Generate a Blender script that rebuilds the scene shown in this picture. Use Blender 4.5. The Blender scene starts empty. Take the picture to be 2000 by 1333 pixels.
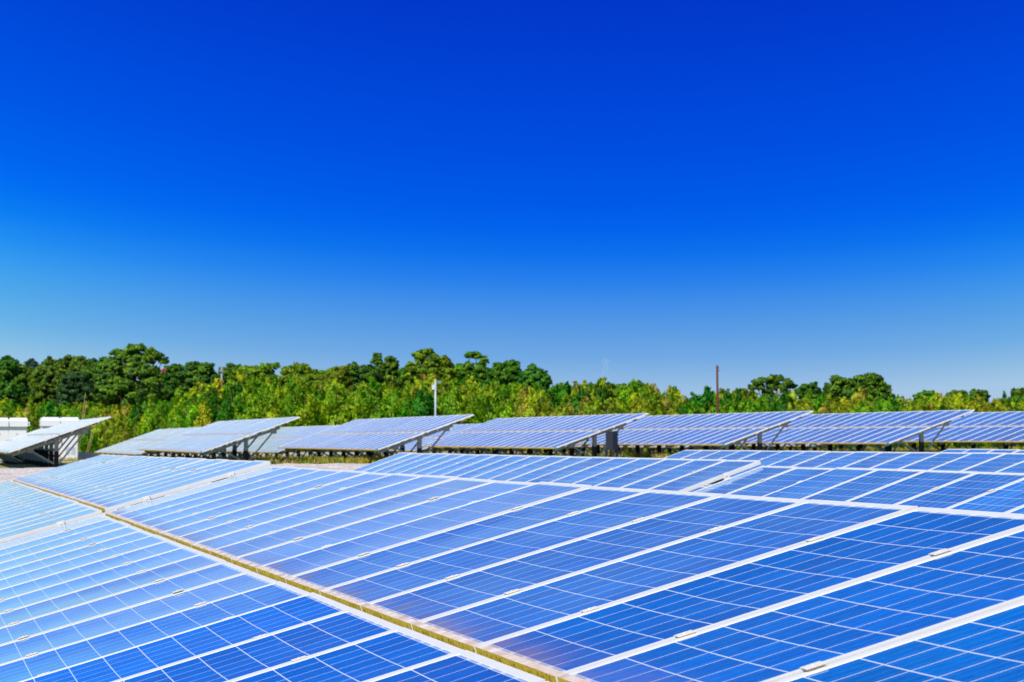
import bpy, math, random
import numpy as np
from mathutils import Vector, Matrix

R = math.radians
random.seed(7)
rng = np.random.default_rng(11)
scene = bpy.context.scene
col = scene.collection

# ------------------------------------------------------------------ camera
CAM = Vector((-1.8374, -10.6051, 0.6787))
YAW, PITCH = R(14.43), R(2.464)
cam_data = bpy.data.cameras.new("camera")
cam = bpy.data.objects.new("camera", cam_data)
col.objects.link(cam)
cam.location = CAM
cam.rotation_euler = (R(90) + PITCH, 0, -YAW)
cam_data.sensor_width = 36.0
cam_data.lens = 4588.0 / 2000.0 * 36.0
cam_data.clip_start = 0.1
cam_data.clip_end = 9000
cam_data.dof.use_dof = True
cam_data.dof.focus_distance = 10.5
cam_data.dof.aperture_fstop = 11.0
scene.camera = cam

# ------------------------------------------------------------------ sky and sun
SUN_EL, SUN_AZ = R(46), R(-140)          # azimuth clockwise from +Y: behind the camera, to its left
sun_dir = Vector((math.sin(SUN_AZ) * math.cos(SUN_EL), math.cos(SUN_AZ) * math.cos(SUN_EL), math.sin(SUN_EL)))
sd = bpy.data.lights.new("sun", 'SUN')
sd.energy = 4.8
sd.angle = R(0.53)
sd.color = (1.0, 0.955, 0.88)
sun = bpy.data.objects.new("sun", sd)
col.objects.link(sun)
sun.rotation_euler = sun_dir.to_track_quat('Z', 'Y').to_euler()
sun.location = (0, 0, 60)

scene.view_settings.view_transform = 'Standard'
scene.view_settings.look = 'None'
scene.view_settings.exposure = 0.0
scene.view_settings.gamma = 1.0


def lin(r, g, b):
    f = lambda c: (c / 255 / 12.92) if c / 255 <= 0.04045 else ((c / 255 + 0.055) / 1.055) ** 2.4
    return (f(r), f(g), f(b), 1.0)


def N(nt, kind, **kw):
    n = nt.nodes.new(kind)
    for k, v in kw.items():
        setattr(n, k, v)
    return n


def math_node(nt, op, a, b=None, c=None, clamp=False):
    n = nt.nodes.new('ShaderNodeMath')
    n.operation = op
    n.use_clamp = clamp
    for i, v in enumerate((a, b, c)):
        if v is None:
            continue
        if isinstance(v, (int, float)):
            n.inputs[i].default_value = v
        else:
            nt.links.new(v, n.inputs[i])
    return n.outputs[0]


def ramp_node(nt, fac, stops, interp='LINEAR'):
    n = nt.nodes.new('ShaderNodeValToRGB')
    n.color_ramp.interpolation = interp
    els = n.color_ramp.elements
    while len(els) > 1:
        els.remove(els[-1])
    els[0].position, els[0].color = stops[0][0], stops[0][1]
    for pos, c in stops[1:]:
        e = els.new(pos)
        e.color = c
    nt.links.new(fac, n.inputs[0])
    return n.outputs[0]


def mix_col(nt, fac, a, b, blend='MIX'):
    n = nt.nodes.new('ShaderNodeMix')
    n.data_type = 'RGBA'
    n.blend_type = blend
    for sock, v in ((n.inputs[0], fac), (n.inputs[6], a), (n.inputs[7], b)):
        if isinstance(v, (int, float)):
            sock.default_value = v
        elif isinstance(v, tuple):
            sock.default_value = v
        else:
            nt.links.new(v, sock)
    return n.outputs[2]


world = bpy.data.worlds.new("World")
scene.world = world
world.use_nodes = True
wt = world.node_tree
wt.nodes.clear()
w_out = N(wt, 'ShaderNodeOutputWorld')
w_bg = N(wt, 'ShaderNodeBackground')
wt.links.new(w_bg.outputs[0], w_out.inputs[0])
w_bg.inputs[1].default_value = 0.1
sky = N(wt, 'ShaderNodeTexSky', sky_type='NISHITA', sun_disc=False)
sky.sun_elevation = SUN_EL
sky.sun_rotation = SUN_AZ
sky.altitude = 50
sky.air_density = 1.0
sky.dust_density = 0.6
sky.ozone_density = 4.0
w_tc = N(wt, 'ShaderNodeTexCoord')
w_sep = N(wt, 'ShaderNodeSeparateXYZ')
wt.links.new(w_tc.outputs['Generated'], w_sep.inputs[0])
# deep polarised blue: darkest towards azimuth 17 deg, paler towards the sun side and the horizon
AZ0 = R(16.5)
dz = w_sep.outputs[2]
hx = math_node(wt, 'MULTIPLY', w_sep.outputs[0], math.sin(AZ0))
hd = math_node(wt, 'MULTIPLY_ADD', w_sep.outputs[1], math.cos(AZ0), hx)
hl = math_node(wt, 'SQRT', math_node(wt, 'SUBTRACT', 1.0001, math_node(wt, 'MULTIPLY', dz, dz)))
cosd = math_node(wt, 'DIVIDE', hd, hl)
shift = math_node(wt, 'MINIMUM', math_node(wt, 'MULTIPLY', math_node(wt, 'SUBTRACT', 1.0, cosd), 0.52), 0.06)
scl = math_node(wt, 'SUBTRACT', 1.0, math_node(wt, 'MULTIPLY', shift, 3.0))
eff = math_node(wt, 'SUBTRACT', math_node(wt, 'MULTIPLY', dz, scl), math_node(wt, 'MULTIPLY', shift, 0.75))
fac = math_node(wt, 'MULTIPLY', eff, 2.0, clamp=True)
SKY = [(0.000, (176, 202, 230)), (0.018, (166, 197, 228)), (0.027, (140, 183, 226)), (0.0356, (114, 169, 227)),
       (0.0465, (92, 156, 228)), (0.0574, (68, 143, 232)), (0.068, (40, 128, 235)), (0.079, (15, 113, 236)),
       (0.090, (3, 99, 236)), (0.101, (0, 90, 233)), (0.123, (0, 78, 224)), (0.145, (0, 70, 216)),
       (0.166, (1, 62, 208)), (0.188, (2, 55, 200)), (0.25, (3, 48, 182)), (0.35, (6, 50, 165)), (0.5, (14, 62, 165))]
graded = ramp_node(wt, fac, [(min(1.0, e * 2), lin(*c)) for e, c in SKY])
az_low = N(wt, 'ShaderNodeMapRange', interpolation_type='SMOOTHSTEP')
wt.links.new(dz, az_low.inputs[0])
az_low.inputs[1].default_value = 0.015; az_low.inputs[2].default_value = 0.085
az_low.inputs[3].default_value = 0.15; az_low.inputs[4].default_value = 1.7
tint = math_node(wt, 'MULTIPLY', shift, az_low.outputs[0])
side = N(wt, 'ShaderNodeSeparateColor')
wt.links.new(graded, side.inputs[0])
cyan = N(wt, 'ShaderNodeCombineColor')
wt.links.new(math_node(wt, 'MULTIPLY', side.outputs[0], math_node(wt, 'SUBTRACT', 1.0, math_node(wt, 'MULTIPLY', tint, 9.0))), cyan.inputs[0])
wt.links.new(math_node(wt, 'MULTIPLY', side.outputs[1], math_node(wt, 'MULTIPLY_ADD', tint, 9.5, 1.0)), cyan.inputs[1])
wt.links.new(math_node(wt, 'MULTIPLY', side.outputs[2], math_node(wt, 'MULTIPLY_ADD', tint, 2.5, 1.0)), cyan.inputs[2])
graded = cyan.outputs[0]
# the Sky Texture lights the upper dome, the graded band lies below ~25 degrees
sc10 = N(wt, 'ShaderNodeVectorMath', operation='SCALE')
wt.links.new(graded, sc10.inputs[0])
sc10.inputs[3].default_value = 10.0
up = N(wt, 'ShaderNodeMapRange', interpolation_type='SMOOTHSTEP')
wt.links.new(dz, up.inputs[0])
up.inputs[1].default_value = 0.30
up.inputs[2].default_value = 0.70
sky_mix = mix_col(wt, up.outputs[0], sc10.outputs[0], sky.outputs[0])
wt.links.new(sky_mix, w_bg.inputs[0])


# ------------------------------------------------------------------ helpers
def empty(name, loc, rot=(0, 0, 0)):
    o = bpy.data.objects.new(name, None)
    o.empty_display_size = 0.2
    col.objects.link(o)
    o.location = loc
    o.rotation_euler = rot
    return o


def tag(o, label=None, cat=None, group=None, kind=None):
    if label: o["label"] = label
    if cat: o["category"] = cat
    if group: o["group"] = group
    if kind: o["kind"] = kind
    return o


def link_mesh(name, me, parent=None, loc=(0, 0, 0), rot=(0, 0, 0)):
    o = bpy.data.objects.new(name, me)
    col.objects.link(o)
    o.parent = parent
    o.location = loc
    o.rotation_euler = rot
    return o


class MB:
    """collects boxes, beams and tubes for one mesh"""
    def __init__(s):
        s.v, s.f, s.m, s.sm = [], [], [], []

    def face(s, pts, mat=0, smooth=False):
        i = len(s.v)
        s.v += [tuple(p) for p in pts]
        s.f.append(tuple(range(i, i + len(pts))))
        s.m.append(mat); s.sm.append(smooth)

    def box(s, x0, x1, y0, y1, z0, z1, mat=0, mats=None):
        i = len(s.v)
        s.v += [(x, y, z) for z in (z0, z1) for y in (y0, y1) for x in (x0, x1)]
        fs = {'-z': (0, 2, 3, 1), '+z': (4, 5, 7, 6), '-y': (0, 1, 5, 4), '+y': (2, 6, 7, 3), '-x': (0, 4, 6, 2), '+x': (1, 3, 7, 5)}
        for k, q in fs.items():
            s.f.append(tuple(i + a for a in q))
            s.m.append((mats or {}).get(k, mat)); s.sm.append(False)

    def beam(s, a, b, w, h, mat=0, up=(0, 0, 1)):
        a, b = Vector(a), Vector(b)
        d = (b - a).normalized()
        u = Vector(up)
        if abs(d.dot(u)) > 0.97:
            u = Vector((0, 1, 0))
        sx = d.cross(u).normalized(); sy = sx.cross(d)
        i = len(s.v)
        for p in (a, b):
            for cx, cy in ((-1, -1), (1, -1), (1, 1), (-1, 1)):
                s.v.append(tuple(p + sx * cx * w / 2 + sy * cy * h / 2))
        for q in ((0, 3, 2, 1), (4, 5, 6, 7), (0, 1, 5, 4), (1, 2, 6, 5), (2, 3, 7, 6), (3, 0, 4, 7)):
            s.f.append(tuple(i + k for k in q)); s.m.append(mat); s.sm.append(False)

    def tube(s, pts, rad, n=8, mat=0, cap=True):
        pts = [Vector(p) for p in pts]
        rad = rad if isinstance(rad, (list, tuple)) else [rad] * len(pts)
        i0 = len(s.v)
        for k, p in enumerate(pts):
            d = (pts[min(k + 1, len(pts) - 1)] - pts[max(k - 1, 0)]).normalized()
            u = Vector((0, 0, 1)) if abs(d.z) < 0.9 else Vector((1, 0, 0))
            sx = d.cross(u).normalized(); sy = sx.cross(d)
            for j in range(n):
                a = 2 * math.pi * j / n
                s.v.append(tuple(p + (sx * math.cos(a) + sy * math.sin(a)) * rad[k]))
        for k in range(len(pts) - 1):
            for j in range(n):
                a, b = i0 + k * n + j, i0 + k * n + (j + 1) % n
                s.f.append((a, b, b + n, a + n)); s.m.append(mat); s.sm.append(True)
        if cap:
            s.f.append(tuple(i0 + j for j in reversed(range(n)))); s.m.append(mat); s.sm.append(False)
            e = i0 + (len(pts) - 1) * n
            s.f.append(tuple(e + j for j in range(n))); s.m.append(mat); s.sm.append(False)

    def mesh(s, name, mats):
        me = bpy.data.meshes.new(name)
        me.from_pydata(s.v, [], s.f)
        for m in mats:
            me.materials.append(m)
        me.polygons.foreach_set('material_index', s.m)
        me.polygons.foreach_set('use_smooth', s.sm)
        me.update()
        return me

    def build(s, name, mats, parent=None, loc=(0, 0, 0), rot=(0, 0, 0)):
        return link_mesh(name, s.mesh(name, mats if isinstance(mats, (list, tuple)) else [mats]), parent, loc, rot)


# ------------------------------------------------------------------ materials
def principled(name, base=(0.5, 0.5, 0.5), rough=0.5, metal=0.0, noise=None, bump=None, sheen=0.0):
    m = bpy.data.materials.new(name)
    m.use_nodes = True
    nt = m.node_tree
    b = nt.nodes['Principled BSDF']
    b.inputs['Base Color'].default_value = (*base, 1)
    b.inputs['Roughness'].default_value = rough
    b.inputs['Metallic'].default_value = metal
    if noise:
        scale, amt, tint = noise
        tc = N(nt, 'ShaderNodeTexCoord')
        nz = N(nt, 'ShaderNodeTexNoise')
        nz.inputs['Scale'].default_value = scale
        nz.inputs['Detail'].default_value = 6
        nt.links.new(tc.outputs['Object'], nz.inputs['Vector'])
        f = N(nt, 'ShaderNodeMapRange')
        nt.links.new(nz.outputs['Fac'], f.inputs[0])
        f.inputs[1].default_value = 0.42; f.inputs[2].default_value = 0.72
        f.inputs[4].default_value = amt
        nt.links.new(mix_col(nt, f.outputs[0], (*base, 1), (*tint, 1)), b.inputs['Base Color'])
        if bump:
            bp = N(nt, 'ShaderNodeBump')
            bp.inputs['Strength'].default_value = bump
            bp.inputs['Distance'].default_value = 0.02
            nt.links.new(nz.outputs['Fac'], bp.inputs['Height'])
            nt.links.new(bp.outputs[0], b.inputs['Normal'])
    return m


M_frame = principled("aluminium_frame", (0.74, 0.735, 0.72), 0.45, 0.0, (6, 0.3, (0.64, 0.63, 0.61)))
M_ochre = principled("ochre_stained_steel", (0.64, 0.50, 0.26), 0.7)
M_clamp = principled("clamp_steel", (0.76, 0.73, 0.68), 0.5, 0.0, (40, 0.5, (0.68, 0.62, 0.52)))
M_galv = principled("galvanised_steel", (0.28, 0.31, 0.345), 0.6, 0.2, (5, 0.5, (0.17, 0.18, 0.19)))
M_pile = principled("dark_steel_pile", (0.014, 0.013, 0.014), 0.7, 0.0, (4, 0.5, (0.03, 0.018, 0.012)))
M_white = principled("white_painted_metal", (0.80, 0.80, 0.79), 0.5, 0.0, (1.2, 0.3, (0.70, 0.69, 0.66)))
M_louvre = principled("pale_blue_louvre", (0.50, 0.58, 0.68), 0.5)
M_darkbox = principled("dark_grey_cabinet_paint", (0.016, 0.021, 0.032), 0.5, 0.0, (3, 0.4, (0.010, 0.012, 0.018)))
M_conc = principled("pale_concrete", (0.52, 0.50, 0.48), 0.9, 0.0, (2, 0.5, (0.38, 0.37, 0.35)))
M_rust = principled("rusty_brown_pole", (0.13, 0.032, 0.013), 0.85, 0.0, (3, 0.6, (0.07, 0.020, 0.010)))
M_greypole = principled("hazed_grey_pole", (0.25, 0.28, 0.32), 0.8)  # pole grey with distance haze mixed into it
M_bark = principled("tree_bark", (0.07, 0.05, 0.035), 0.9, 0.0, (3, 0.6, (0.03, 0.022, 0.016)))
M_cane = principled("dry_cane", (0.50, 0.36, 0.13), 0.8)
M_teal = principled("teal_plastic", (0.01, 0.33, 0.22), 0.5)
M_red = principled("red_cloth", (0.42, 0.035, 0.03), 0.8)
M_wire = principled("power_line_wire", (0.22, 0.24, 0.27), 0.6)
M_pylon = principled("haze_blue_lattice_steel", (0.30, 0.45, 0.62), 0.6)  # distance haze put into the steel colour, close to the sky
M_pylonred = principled("hazed_red_white_lattice_steel", (0.50, 0.44, 0.58), 0.6)  # red and white paint with the same haze mixed in


def lichen_material():
    """lower edge of the frames: bare aluminium overgrown by mustard-yellow lichen"""
    m = principled("lichen_covered_frame_edge", (0.30, 0.21, 0.012), 0.9)
    nt = m.node_tree
    b = nt.nodes['Principled BSDF']
    geo = N(nt, 'ShaderNodeNewGeometry')
    a = N(nt, 'ShaderNodeTexNoise'); a.inputs['Scale'].default_value = 55; a.inputs['Detail'].default_value = 5
    c = N(nt, 'ShaderNodeTexNoise'); c.inputs['Scale'].default_value = 2.5; c.inputs['Detail'].default_value = 3
    nt.links.new(geo.outputs['Position'], a.inputs['Vector'])
    nt.links.new(geo.outputs['Position'], c.inputs['Vector'])
    shade = ramp_node(nt, a.outputs['Fac'], [(0.34, (0.30, 0.18, 0.006, 1)), (0.47, (0.86, 0.60, 0.012, 1)), (0.66, (0.97, 0.78, 0.08, 1))])
    s = math_node(nt, 'MULTIPLY_ADD', a.outputs['Fac'], 0.5, c.outputs['Fac'])
    f = N(nt, 'ShaderNodeMapRange'); nt.links.new(s, f.inputs[0])
    f.inputs[1].default_value = 0.92; f.inputs[2].default_value = 1.05
    nt.links.new(mix_col(nt, f.outputs[0], shade, (0.62, 0.60, 0.54, 1)), b.inputs['Base Color'])
    return m


M_lichen = lichen_material()


def grime_material():
    """top of the lower frame member, browned by mud that washes down the glass"""
    m = principled("mud_stained_frame", (0.66, 0.56, 0.48), 0.7)
    nt = m.node_tree
    b = nt.nodes['Principled BSDF']
    geo = N(nt, 'ShaderNodeNewGeometry')
    a = N(nt, 'ShaderNodeTexNoise'); a.inputs['Scale'].default_value = 7; a.inputs['Detail'].default_value = 5
    nt.links.new(geo.outputs['Position'], a.inputs['Vector'])
    c = ramp_node(nt, a.outputs['Fac'], [(0.35, (0.52, 0.36, 0.26, 1)), (0.55, (0.68, 0.57, 0.50, 1)), (0.7, (0.75, 0.73, 0.72, 1))])
    nt.links.new(c, b.inputs['Base Color'])
    return m


M_grime = grime_material()

FW, FH = 0.031, 0.040                     # frame width on top, frame depth
MW, ML, PITCH_Y = 0.990, 1.650, 1.010      # module width (along the row), length (up the slope), pitch
GW, GL = MW - 2 * FW, ML - 2 * FW          # glass


def cell_material(name, tau, power, top, film_col):
    m = bpy.data.materials.new(name)
    m.use_nodes = True
    nt = m.node_tree
    b = nt.nodes['Principled BSDF']
    uv = N(nt, 'ShaderNodeUVMap'); uv.uv_map = 'UVMap'
    sp = N(nt, 'ShaderNodeSeparateXYZ'); nt.links.new(uv.outputs[0], sp.inputs[0])
    U, V = sp.outputs[0], sp.outputs[1]      # metres across / up the module
    info = N(nt, 'ShaderNodeObjectInfo')
    mu, mv = 0.006, 0.014
    pu, pv = (GW - 2 * mu) / 6, (GL - 2 * mv) / 10
    cu = math_node(nt, 'DIVIDE', math_node(nt, 'SUBTRACT', U, mu), pu)
    cv = math_node(nt, 'DIVIDE', math_node(nt, 'SUBTRACT', V, mv), pv)
    fu, fv = math_node(nt, 'FRACT', cu), math_node(nt, 'FRACT', cv)

    def band(f, half):   # 1 close to an integer
        d = math_node(nt, 'ABSOLUTE', math_node(nt, 'SUBTRACT', f, 0.5))
        return math_node(nt, 'GREATER_THAN', d, 0.5 - half)
    gap_u = band(fu, 0.0026 / pu)
    gap_v = band(fv, 0.0024 / pv)

    def outside(x, lo, hi):
        return math_node(nt, 'MAXIMUM', math_node(nt, 'LESS_THAN', x, lo), math_node(nt, 'GREATER_THAN', x, hi))
    margin = math_node(nt, 'MAXIMUM', outside(U, mu, GW - mu), outside(V, mv, GL - mv))
    sheet = math_node(nt, 'MAXIMUM', math_node(nt, 'MAXIMUM', gap_u, gap_v), margin)
    # three busbars per cell, parallel to the long side
    fb = math_node(nt, 'FRACT', math_node(nt, 'MULTIPLY', fu, 3.0))
    bus = math_node(nt, 'LESS_THAN', math_node(nt, 'ABSOLUTE', math_node(nt, 'SUBTRACT', fb, 0.5)), 0.0008 / (pu / 3))
    # dashes of the connecting ribbon in the end margins
    ends = outside(V, mv, GL - mv)
    dash = math_node(nt, 'MULTIPLY', ends, math_node(nt, 'LESS_THAN', math_node(nt, 'ABSOLUTE', math_node(nt, 'SUBTRACT', fu, 0.5)), 0.34))
    edge = outside(V, 0.004, GL - 0.004)
    dash = math_node(nt, 'MULTIPLY', dash, math_node(nt, 'SUBTRACT', 1.0, edge))
    # crystal grains, tone of each cell and of each module
    cid = N(nt, 'ShaderNodeCombineXYZ')
    nt.links.new(math_node(nt, 'FLOOR', cu), cid.inputs[0]); nt.links.new(math_node(nt, 'FLOOR', cv), cid.inputs[1])
    nt.links.new(math_node(nt, 'MULTIPLY', info.outputs['Random'], 91.0), cid.inputs[2])
    wn = N(nt, 'ShaderNodeTexWhiteNoise', noise_dimensions='3D'); nt.links.new(cid.outputs[0], wn.inputs['Vector'])
    off = N(nt, 'ShaderNodeVectorMath', operation='ADD')
    nt.links.new(uv.outputs[0], off.inputs[0])
    cz = N(nt, 'ShaderNodeCombineXYZ')
    for k in range(3):
        nt.links.new(math_node(nt, 'MULTIPLY', info.outputs['Random'], 37.0 * (k + 1)), cz.inputs[k])
    nt.links.new(cz.outputs[0], off.inputs[1])
    vor = N(nt, 'ShaderNodeTexVoronoi'); vor.inputs['Scale'].default_value = 95
    mp = N(nt, 'ShaderNodeMapping'); mp.inputs['Scale'].default_value = (1.0, 0.30, 1)
    nt.links.new(off.outputs[0], mp.inputs[0]); nt.links.new(mp.outputs[0], vor.inputs['Vector'])
    vs = N(nt, 'ShaderNodeSeparateColor'); nt.links.new(vor.outputs['Color'], vs.inputs[0])
    tone = math_node(nt, 'MULTIPLY_ADD', vs.outputs[0], 0.24, 0.86)
    tone = math_node(nt, 'MULTIPLY', tone, math_node(nt, 'MULTIPLY_ADD', wn.outputs['Value'], 0.30, 0.85))
    tone = math_node(nt, 'MULTIPLY', tone, math_node(nt, 'MULTIPLY_ADD', info.outputs['Random'], 0.35, 0.82))
    cell = mix_col(nt, vs.outputs[1], (0.000, 0.148, 0.55, 1), (0.000, 0.186, 0.62, 1))
    rnd2 = math_node(nt, 'FRACT', math_node(nt, 'MULTIPLY', info.outputs['Random'], 17.3))
    odd = N(nt, 'ShaderNodeMapRange'); nt.links.new(rnd2, odd.inputs[0])
    odd.inputs[1].default_value = 0.80; odd.inputs[2].default_value = 1.0; odd.inputs[4].default_value = 0.7
    cell = mix_col(nt, odd.outputs[0], cell, (0.012, 0.100, 0.40, 1))
    tv = N(nt, 'ShaderNodeVectorMath', operation='SCALE'); nt.links.new(cell, tv.inputs[0]); nt.links.new(tone, tv.inputs[3])
    c = mix_col(nt, math_node(nt, 'MULTIPLY', bus, 0.38), tv.outputs[0], (0.30, 0.56, 0.82, 1))
    c = mix_col(nt, sheet, c, (0.84, 0.92, 0.92, 1))
    c = mix_col(nt, math_node(nt, 'MULTIPLY', dash, 0.6), c, (0.20, 0.30, 0.50, 1))
    # film of dust and painted sheen everywhere, brown mud that dried along the lower edge
    geo = N(nt, 'ShaderNodeNewGeometry')
    n1 = N(nt, 'ShaderNodeTexNoise'); n1.inputs['Scale'].default_value = 5.0; n1.inputs['Detail'].default_value = 6
    nt.links.new(off.outputs[0], n1.inputs['Vector'])
    low = N(nt, 'ShaderNodeMapRange'); nt.links.new(V, low.inputs[0])
    low.inputs[1].default_value = 0.0; low.inputs[2].default_value = 0.24
    low.inputs[3].default_value = 1.0; low.inputs[4].default_value = 0.0
    mud = math_node(nt, 'MULTIPLY', math_node(nt, 'POWER', low.outputs[0], 1.3), math_node(nt, 'MULTIPLY_ADD', n1.outputs['Fac'], 2.4, -0.55, clamp=True), clamp=True)
    mud = math_node(nt, 'MULTIPLY', mud, 0.58)
    c = mix_col(nt, mud, c, (0.32, 0.14, 0.14, 1))
    n2 = N(nt, 'ShaderNodeTexNoise'); n2.inputs['Scale'].default_value = 1.6; n2.inputs['Detail'].default_value = 7
    nt.links.new(off.outputs[0], n2.inputs['Vector'])
    # a few bird droppings and dark specks
    vs2 = N(nt, 'ShaderNodeTexVoronoi'); vs2.inputs['Scale'].default_value = 2.2
    nt.links.new(off.outputs[0], vs2.inputs['Vector'])
    speck = math_node(nt, 'LESS_THAN', vs2.outputs['Distance'], 0.010)
    c = mix_col(nt, speck, c, (0.10, 0.09, 0.10, 1))
    nt.links.new(c, b.inputs['Base Color'])
    b.inputs['IOR'].default_value = 1.52
    rg = math_node(nt, 'MULTIPLY_ADD', n2.outputs['Fac'], 0.03, 0.035)
    rg = math_node(nt, 'MAXIMUM', rg, math_node(nt, 'MULTIPLY', mud, 0.9))
    nt.links.new(rg, b.inputs['Roughness'])
    # thin film of pale dust and painted sky sheen: a layer of optical depth tau hides more the flatter it is looked through
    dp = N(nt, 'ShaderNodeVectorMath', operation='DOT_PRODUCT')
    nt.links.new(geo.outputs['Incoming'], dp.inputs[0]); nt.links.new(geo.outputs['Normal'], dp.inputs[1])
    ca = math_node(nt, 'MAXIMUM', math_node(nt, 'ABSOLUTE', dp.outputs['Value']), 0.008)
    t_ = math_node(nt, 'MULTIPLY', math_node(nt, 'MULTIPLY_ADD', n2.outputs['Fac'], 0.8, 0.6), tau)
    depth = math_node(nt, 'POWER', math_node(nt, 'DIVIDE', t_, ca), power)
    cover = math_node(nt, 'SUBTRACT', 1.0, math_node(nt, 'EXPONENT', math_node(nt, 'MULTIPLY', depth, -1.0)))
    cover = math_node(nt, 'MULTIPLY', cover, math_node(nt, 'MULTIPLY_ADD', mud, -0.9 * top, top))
    df = N(nt, 'ShaderNodeBsdfDiffuse'); df.inputs[0].default_value = (*film_col, 1)
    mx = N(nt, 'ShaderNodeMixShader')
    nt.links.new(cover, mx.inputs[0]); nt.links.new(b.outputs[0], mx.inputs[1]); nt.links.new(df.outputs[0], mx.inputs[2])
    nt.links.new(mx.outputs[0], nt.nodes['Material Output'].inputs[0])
    return m


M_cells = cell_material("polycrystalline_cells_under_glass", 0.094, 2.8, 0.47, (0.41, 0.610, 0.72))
M_cells_least_sheen = cell_material("polycrystalline_cells_least_painted_sheen", 0.054, 2.8, 0.45, (0.37, 0.60, 0.74))  # weakest painted sheen, imitates the deeper reflection of tilted modules
M_cells_low_sheen = cell_material("polycrystalline_cells_low_painted_sheen", 0.060, 2.8, 0.45, (0.36, 0.64, 0.74))  # sheen painted weaker where the sky reflection turns deep blue
M_cells_some_sheen = cell_material("polycrystalline_cells_some_painted_sheen", 0.078, 2.8, 0.48, (0.37, 0.64, 0.74))  # middle step of the painted sheen
M_cells_mid = cell_material("polycrystalline_cells_under_mid_film", 0.080, 2.4, 0.58, (0.36, 0.635, 0.75))  # dust and painted sky sheen in one film
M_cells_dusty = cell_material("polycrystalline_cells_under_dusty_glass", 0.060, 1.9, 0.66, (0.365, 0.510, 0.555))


# ------------------------------------------------------------------ solar module meshes (origin: lower corner of the top face)
def frame_mesh():
    b = MB()
    b.box(0, FW, 0, MW, -FH, 0, 0, {'-x': 1, '+z': 2})                   # lower member, lichen on its outer face
    b.box(ML - FW, ML, 0, MW, -FH, 0, 0)                                  # upper member
    b.box(FW, ML - FW, 0, FW, -FH, 0, 0)
    b.box(FW, ML - FW, MW - FW, MW, -FH, 0, 0)
    b.face([(FW, FW, -0.020), (FW, MW - FW, -0.020), (ML - FW, MW - FW, -0.020), (ML - FW, FW, -0.020)], 0)   # backsheet
    return b.mesh("solar_module", [M_frame, M_lichen, M_grime])


def glass_mesh(nx, ny, sag, mat, sunk=0.002):
    xs = np.linspace(FW, ML - FW, nx + 1)
    ys = np.linspace(FW, MW - FW, ny + 1)
    v, f = [], []
    for x in xs:
        for y in ys:
            tx, ty = (x - FW) / GL, (y - FW) / GW
            z = -sunk - sag * math.sin(math.pi * ty) * (math.sin(math.pi * tx) ** 0.35 if 0 < tx < 1 else 0)
            v.append((x, y, z))
    for i in range(nx):
        for j in range(ny):
            a = i * (ny + 1) + j
            f.append((a, a + ny + 1, a + ny + 2, a + 1))
    me = bpy.data.meshes.new("glass_pane")
    me.from_pydata(v, [], f)
    uvl = me.uv_layers.new(name='UVMap')
    for lp in me.loops:
        x, y, _ = v[lp.vertex_index]
        uvl.data[lp.index].uv = (y - FW, x - FW)
    me.polygons.foreach_set('use_smooth', [True] * len(f))
    me.materials.append(mat)
    me.update()
    return me


ME_frame = frame_mesh()
ME_glass_near = glass_mesh(20, 14, 0.0045, M_cells)
ME_glass_least_sheen = glass_mesh(20, 14, 0.0045, M_cells_least_sheen)
ME_glass_low_sheen = glass_mesh(20, 14, 0.0045, M_cells_low_sheen)
ME_glass_some_sheen = glass_mesh(20, 14, 0.0045, M_cells_some_sheen)
ME_glass_mid = glass_mesh(10, 10, 0.0045, M_cells_mid)
ME_glass_far = glass_mesh(4, 6, 0.0030, M_cells_dusty, 0.006)


def clamp_mesh():
    b = MB()
    L, W = 0.056, 0.046
    b.box(-L / 2, L / 2, -W / 2, W / 2, 0.0042, 0.0062)
    b.box(-L / 2 + 0.003, L / 2 - 0.003, -W / 2 + 0.003, W / 2 - 0.003, 0.0004, 0.0042, 1)
    b.tube([(0, 0, 0.0062), (0, 0, 0.0092)], 0.006, 6)
    return b.mesh("clamp", [M_clamp, M_ochre])


def end_clamp_mesh():
    b = MB()
    b.box(-0.035, 0.035, -0.016, 0.012, 0.0006, 0.0045)
    b.box(-0.035, 0.035, -0.0205, -0.016, -FH - 0.012, 0.0045)
    b.tube([(0, -0.0205, -0.02), (0, -0.028, -0.02)], 0.009, 6)
    return b.mesh("end_clamp", [M_clamp])


ME_clamp, ME_eclamp = clamp_mesh(), end_clamp_mesh()


def smooth(a, b, x):
    t = min(1.0, max(0.0, (x - a) / (b - a)))
    return t * t * (3 - 2 * t)


def ground_z(x, y):
    z = -1.12 + 0.88 * smooth(33.5, 42, y)
    z += smooth(40, 60, y) * (0.06 + 0.0095 * max(-10, min(60, x)))
    z -= 0.17 * smooth(80, 88, y)
    z += 0.10 * smooth(108, 120, y)
    return z


GAP = 0.031      # between lower and upper row of modules of a table


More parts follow.
